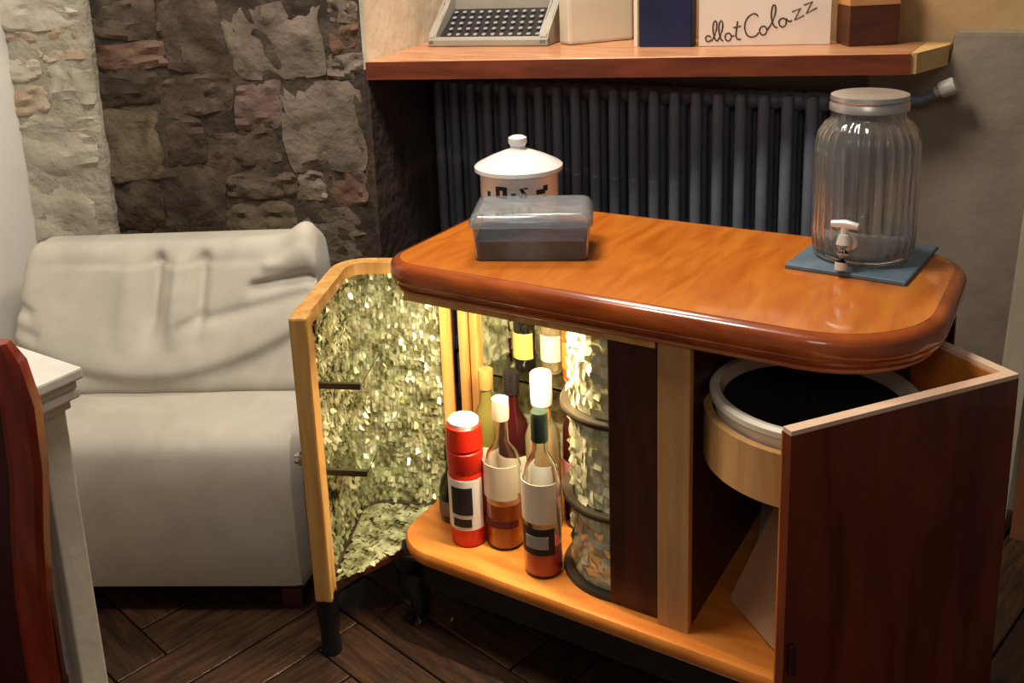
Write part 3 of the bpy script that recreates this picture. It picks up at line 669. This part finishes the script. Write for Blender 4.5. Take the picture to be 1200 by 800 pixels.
bm = NB(); box(bm, (-.17, .024, .0205), (.15, .010, .006), tM, bev=.002); obj('space_bar', bm, m_key, tw)
# cream case standing beside the typewriter
bm = NB(); M = frame((-.612, .935, ZS), (.18, .19)); M = Matrix((Vector((.60,.80,0)), Vector((-.80,.60,0)), Z3)).transposed().to_4x4(); M.translation = Vector((-.535, .925, ZS))
box(bm, (.095, .03, .14), (.19, .06, .28), M, bev=.008); 
case = tag(obj('typewriter_case', bm, m_twc), 'cream box standing upright right beside the typewriter', 'case')
# blue book, sign board, wooden box
bk = thing('book', 'dark navy blue book standing upright on the shelf', 'book', (-.27, .95, ZS))
bM = frame((-.338, .915, ZS), (.99, .14))
m_navy = mat('navy_cover', (16,26,56), .45, (22,34,70), 7)
bm = NB()
box(bm, (.066, .0025, .13), (.130, .005, .26), bM, bev=.001); box(bm, (.066, .0455, .13), (.130, .005, .26), bM, bev=.001); box(bm, (.1285, .024, .13), (.005, .048, .26), bM, bev=.001); obj('cover', bm, m_navy, bk)
bm = NB(); box(bm, (.064, .024, .129), (.124, .038, .25), bM); obj('page_block', bm, mat('paper_edge', (222,212,190), .8), bk)
bm = NB(); box(bm, (-.012, .03, .13), (.010, .03, .262), bM, bev=.002); tag(obj('thin_booklet', bm, mat('booklet_white', (226,214,196), .7)), 'thin white booklet standing beside the navy book', 'booklet')
sg = thing('sign_board', 'white board with dark handwritten lettering beside the navy book', 'sign', (-.05, .98, ZS))
sM = frame((-.196, .945, ZS), (.965, .262)); SW = .298
bm = NB(); box(bm, (SW/2, .006, .11), (SW, .012, .22), sM, bev=.0015); obj('board', bm, mat('sign_white', (226,210,192), .6, (232,218,202), 5), sg)
# handwriting, units = mm on the board
L_ = []
L_.append(ell(10, 14, 6, 7, 20, 340)); 
for x in (24, 37): L_.append(bez((x-7, 8), (x+6, 26), (x+8, 56), (x, 54), n=8)+bez((x, 54), (x-7, 50), (x-4, 10), (x+6, 8), n=8))
L_.append(ell(54, 17, 7, 9, 90, 450)); L_.append(bez((60, 20), (66, 18), (68, 20), n=5))
L_.append([(74, 52), (71, 22)]+bez((71, 22), (71, 8), (82, 12), n=5)); L_.append([(65, 38), (82, 41)])
L_.append(bez((118, 62), (112, 78), (86, 62), (90, 34), n=10)+bez((90, 34), (94, 8), (116, 14), (120, 26), n=8))
L_.append(ell(130, 30, 8, 10, 90, 450)); L_.append(bez((138, 30), (160, 60), (158, 92), (150, 86), n=8)+bez((150, 86), (142, 70), (148, 34), (160, 36), n=8))
L_.append(ell(171, 47, 8, 10, 70, 430)); L_.append(bez((178, 56), (186, 44), (190, 52), n=5)); L_.append([(190, 70), (208, 78), (196, 52), (216, 62)]); L_.append([(214, 84), (232, 92), (220, 66), (242, 78)])
bm = NB()
for st in L_: tube(bm, [sM @ Vector((.012+x*.00105, -.0004, .004+y*.00105)) for x, y in st], .0019, 6)
obj('lettering', bm, mat('brown_ink', (70,52,44), .6), sg)
wb = thing('wooden_box', 'brown wooden box with pale band at the right of the shelf', 'box', (.16, 1.04, ZS))
wM = frame((.140, .985, ZS), (.86, .50))
bm = NB(); box(bm, (.055, .045, .045), (.11, .09, .09), wM, bev=.003); obj('body', bm, mat('box_brown', (66,34,22), .45, (84,46,30), 6, (1,1,5)), wb)
bm = NB(); box(bm, (.055, .045, .103), (.113, .093, .026), wM, bev=.003); obj('pale_band', bm, mat('box_pale', (186,132,80), .45, (202,150,96), 6), wb)
bm = NB(); box(bm, (.055, .045, .146), (.11, .09, .06), wM, bev=.003); obj('lid', bm, mat('box_brown2', (120,70,40), .45, (140,84,50), 6), wb)

# ---------------------------------------------------------------- armchair
ao = Vector((-.668, -.078, 0)); ax_ = Vector((-.866, -.5, 0)); ay_ = Vector((-.5, .866, 0))
AM = Matrix((ax_, ay_, Z3)).transposed().to_4x4(); AM.translation = ao        # local x to its left end, y to the wall
ar = thing('armchair', 'low cream slipcovered armless chair against the stone wall', 'armchair', tuple(ao+ax_*.38+ay_*.3))
AW = .80
def softpanel(bm, prof, x0, x1, nx, fold=None, cap=True, M=AM):
    """closed side profile (y,z) swept along x with optional fold displacement fold(x,t)->(dy,dz)"""
    rows = []
    for i in range(nx+1):
        x = x0+(x1-x0)*i/nx; row = []
        e = min(i, nx-i)/nx; sq = 1-.10*max(0, 1-e/.035)**2
        cy = sum(p[0] for p in prof)/len(prof); cz = sum(p[1] for p in prof)/len(prof)
        for k, (y, z) in enumerate(prof):
            dy, dz = fold(x, k/len(prof), y, z) if fold else (0, 0)
            row.append(bm.verts.new(M @ Vector((x, cy+(y-cy)*sq+dy, cz+(z-cz)*sq+dz))))
        rows.append(row)
    n = len(prof)
    for A, B in zip(rows, rows[1:]):
        for k in range(n): bm.faces.new((A[k], A[(k+1) % n], B[(k+1) % n], B[k]))
    bm.faces.new(rows[0]); bm.faces.new(rows[-1][::-1]); return bm
def smoothprof(pts, it=3):
    for _ in range(it):
        out = []
        for a, b in zip(pts, pts[1:]+pts[:1]): out += [(a[0]*.75+b[0]*.25, a[1]*.75+b[1]*.25), (a[0]*.25+b[0]*.75, a[1]*.25+b[1]*.75)]
        pts = out
    return pts
seat = smoothprof([(.012,.035), (.0,.12), (-.004,.25), (.0,.345), (.02,.405), (.10,.418), (.20,.412), (.34,.405), (.50,.395), (.62,.38), (.625,.2), (.62,.035), (.3,.03)], 2)
obj('seat', softpanel(NB(), seat, 0, AW, 40), m_fab, ar, smooth=True)
back0 = [(.245,.400), (.235,.425), (.27,.47), (.315,.52), (.36,.57), (.405,.63), (.435,.67), (.455,.705), (.49,.722), (.53,.712), (.555,.67), (.58,.6), (.59,.5), (.60,.40), (.45,.38), (.33,.385)]
bprf = smoothprof(back0, 2)
def bfold(x, t, y, z):
    if y > .52 or z < .405: return (0, 0)
    u = x/AW; d = 0
    h = (z-.40)/.35
    # swag: cushion bulges above a draped lower edge that sags in the middle
    sag = .445+.11*(2*u-1)**2
    d -= .034/(1+math.exp(-(z-sag)/.008))
    # vertical pinch folds in the middle
    for uc, wd, am in ((.50, .020, .028), (.43, .026, -.026), (.36, .020, .024), (.58, .035, -.016)):
        if .50 < z < .71: d += am*math.exp(-((u-uc)/wd)**2)*min(1, (z-.50)/.06, (.71-z)/.03)
    # diagonal creases by the right upper corner and left edge
    for (u0, z0, u1, z1, wd, am) in ((.03,.635,.20,.615,.013,.024), (.0,.67,.16,.665,.014,-.016), (.04,.60,.40,.545,.013,.011), (.98,.62,.88,.575,.012,.014), (.99,.57,.85,.53,.012,.010)):
        px, pz = u, z; vx, vz = u1-u0, z1-z0; t_ = max(0, min(1, ((px-u0)*vx+(pz-z0)*vz)/(vx*vx+vz*vz)))
        dx, dzz = (px-u0-vx*t_)*AW, pz-z0-vz*t_
        d += am*math.exp(-(dx*dx+dzz*dzz)/(wd*wd))
    dz = .028*math.exp(-((u-.06)/.045)**2) if z > .67 else 0     # raised corner
    dz -= .008*math.sin(u*math.pi) if z > .67 else 0
    return (d+.004*noise.noise(Vector((x*9, z*12, 1))), dz)
bk_bm = NB()
# denser profile so that the folds resolve
dense = []
for a, b in zip(bprf, bprf[1:]+bprf[:1]):
    n_ = max(1, int(math.hypot(a[0]-b[0], a[1]-b[1])/.007))
    dense += [(a[0]+(b[0]-a[0])*i/n_, a[1]+(b[1]-a[1])*i/n_) for i in range(n_)]
obj('backrest', softpanel(bk_bm, dense, .012, AW-.065, 110, bfold), m_fab, ar, smooth=True, angle=R(80))
for x, y in ((.05, .05), (AW-.05, .05), (.05, .57), (AW-.05, .57)):
    bm = NB(); box(bm, (x, y, .022), (.045, .045, .044), AM, bev=.004); obj('foot', bm, m_mah_d, ar)

# ---------------------------------------------------------------- white dresser
m_wp = mat('chipped_white_paint', (206,202,190), .6, (186,180,166), 5, bump=.15, bscale=30); m_wp2 = mat('white_paint_top', (226,222,210), .5, (214,208,194), 8)
tip = Vector((-.695, -.522, 0)); fe = Vector((-.717+.695, -.594+.522, 0)).normalized(); fe = Vector((-.02, -1, 0)).normalized(); be = Vector((fe.y, -fe.x, 0))
DM = Matrix((fe, be, Z3)).transposed().to_4x4(); DM.translation = tip      # x: along the edge towards the room, y: to the wall
dre = thing('dresser', 'white painted dresser with stepped moulded top and chipped edge', 'dresser', tuple(tip+fe*.2+be*.2))
DX, DY = .30, .62
for name, ins, z0, z1, ma in (('top', 0, .732, .752, m_wp2), ('moulding', .008, .716, .733, m_wp), ('moulding', .006, .700, .715, m_wp2), ('moulding', .018, .682, .701, m_wp)):
    bm = NB(); box(bm, (DX/2, DY/2, (z0+z1)/2), (DX-2*ins, DY-2*ins, z1-z0), DM, bev=.004); obj(name, bm, ma, dre)
bm = NB(); box(bm, (DX/2, DY/2, .36), (DX-.09, DY-.09, .68), DM, bev=.003); obj('body', bm, m_wp, dre)
for x, y in ((.05, .05), (DX-.05, .05), (.05, DY-.05), (DX-.05, DY-.05)):
    bm = NB(); box(bm, (x, y, .35), (.05, .05, .70), DM, bev=.004); obj('corner_post', bm, m_wp, dre)

# ---------------------------------------------------------------- red chair
m_redw = mat('red_varnished_wood', (120,34,14), .35, (160,60,28), 6, (4,4,.6), coat=.3); m_redd = mat('dark_red_wood', (54,14,10), .4, (72,22,15), 6, (4,4,.6))
rc = thing('dining_chair', 'dark red varnished wooden dining chair beside the white dresser', 'chair', (-.42, -1.0, 0))
def stile(bm, off):
    pts = [(-.004,.995), (.002,.97), (.010,.92), (.007,.84), (-.004,.76), (-.012,.68), (-.014,.58), (-.012,.48), (-.010,.36), (0,.2), (.01,0)]
    rows = []
    for i, (s, z) in enumerate(pts):
        c = Vector((-.331, -.859, z))+Vector((.82, .56, 0))*s+off
        hw = .019 if z > .4 else .017; hd = .016
        if i == 0: hw, hd = .012, .010
        a, b = Vector((.82, .56, 0))*hw, Vector((-.56, .82, 0))*hd
        rows.append([bm.verts.new(c+p) for p in (-a-b*.6, -a*.6-b, a*.6-b, a-b*.6, a+b*.6, a*.6+b, -a*.6+b, -a+b*.6)])
    for A, B in zip(rows, rows[1:]):
        for k in range(8): bm.faces.new((A[k], A[(k+1) % 8], B[(k+1) % 8], B[k]))
    bm.faces.new(rows[0]); bm.faces.new(rows[-1][::-1]); return bm
CD = Vector((-.62, -.25, 0)); sd = Vector((-.50, .02, 0)).normalized()
back_off = Vector((-.83, -.56, 0))*.40
obj('back_post', stile(NB(), Vector((0,0,0))), m_redw, rc, smooth=True)
obj('back_post', stile(NB(), back_off), m_redw, rc, smooth=True)
pA = Vector((-.325, -.855, 0)); pB = pA+back_off
for z0, z1, nm in ((.80, .965, 'top_rail'), (.50, .56, 'lower_rail')):
    d_ = (pB-pA).normalized(); nn = Vector((-d_.y, d_.x, 0))*.009
    bm = NB(); prism(bm, [(v.x, v.y) for v in (pA+nn, pB+nn, pB-nn, pA-nn)], z0, z1); obj(nm, bm, m_redd, rc)
d_ = (pB-pA); nn = Vector((-d_.y, d_.x, 0)).normalized()*.005
obj('back_panel', prism(NB(), [(v.x, v.y) for v in (pA+nn, pB+nn, pB-nn, pA-nn)], .48, .93), m_redd, rc)
sdir = Vector((d_.y, -d_.x, 0)).normalized(); sdir = sdir if sdir.x > 0 else -sdir
s4 = [pA, pB, pB+sdir*.40, pA+sdir*.40]
obj('seat', prism(NB(), [(v.x, v.y) for v in s4], .44, .47), m_redd, rc)
for v in (s4[2], s4[3]):
    bm = NB(); tube(bm, [(v.x, v.y, .45), (v.x, v.y, 0)], [.02, .015], 10); obj('leg', bm, m_redd, rc, smooth=True)

# ---------------------------------------------------------------- leaning boards by the right wall
def lean(label, x0, x1, y, z1, lx, ma, th=.018):
    bm = NB(); a = [(x0, y-.10, 0), (x1, y-.10, 0), (x1+lx, y, z1), (x0+lx, y, z1)]
    A = [bm.verts.new(p) for p in a]; B = [bm.verts.new((p[0], p[1]+th, p[2])) for p in a]
    bm.faces.new(A); bm.faces.new(B[::-1])
    for i in range(4): bm.faces.new((A[i], A[(i+1) % 4], B[(i+1) % 4], B[i]))
    return tag(obj('wooden_board', bm, ma), label, 'board')
lean('tall pale painted board leaning against the grey plaster wall', .485, .535, 1.035, .86, .03, mat('pale_board', (176,160,136), .7, (190,174,150), 6, (6,6,.6)))
lean('brown wooden board leaning beside the pale painted board', .548, .63, 1.03, .78, .02, mat('brown_board', (112,64,36), .5, (134,82,50), 6, (6,6,.6)))
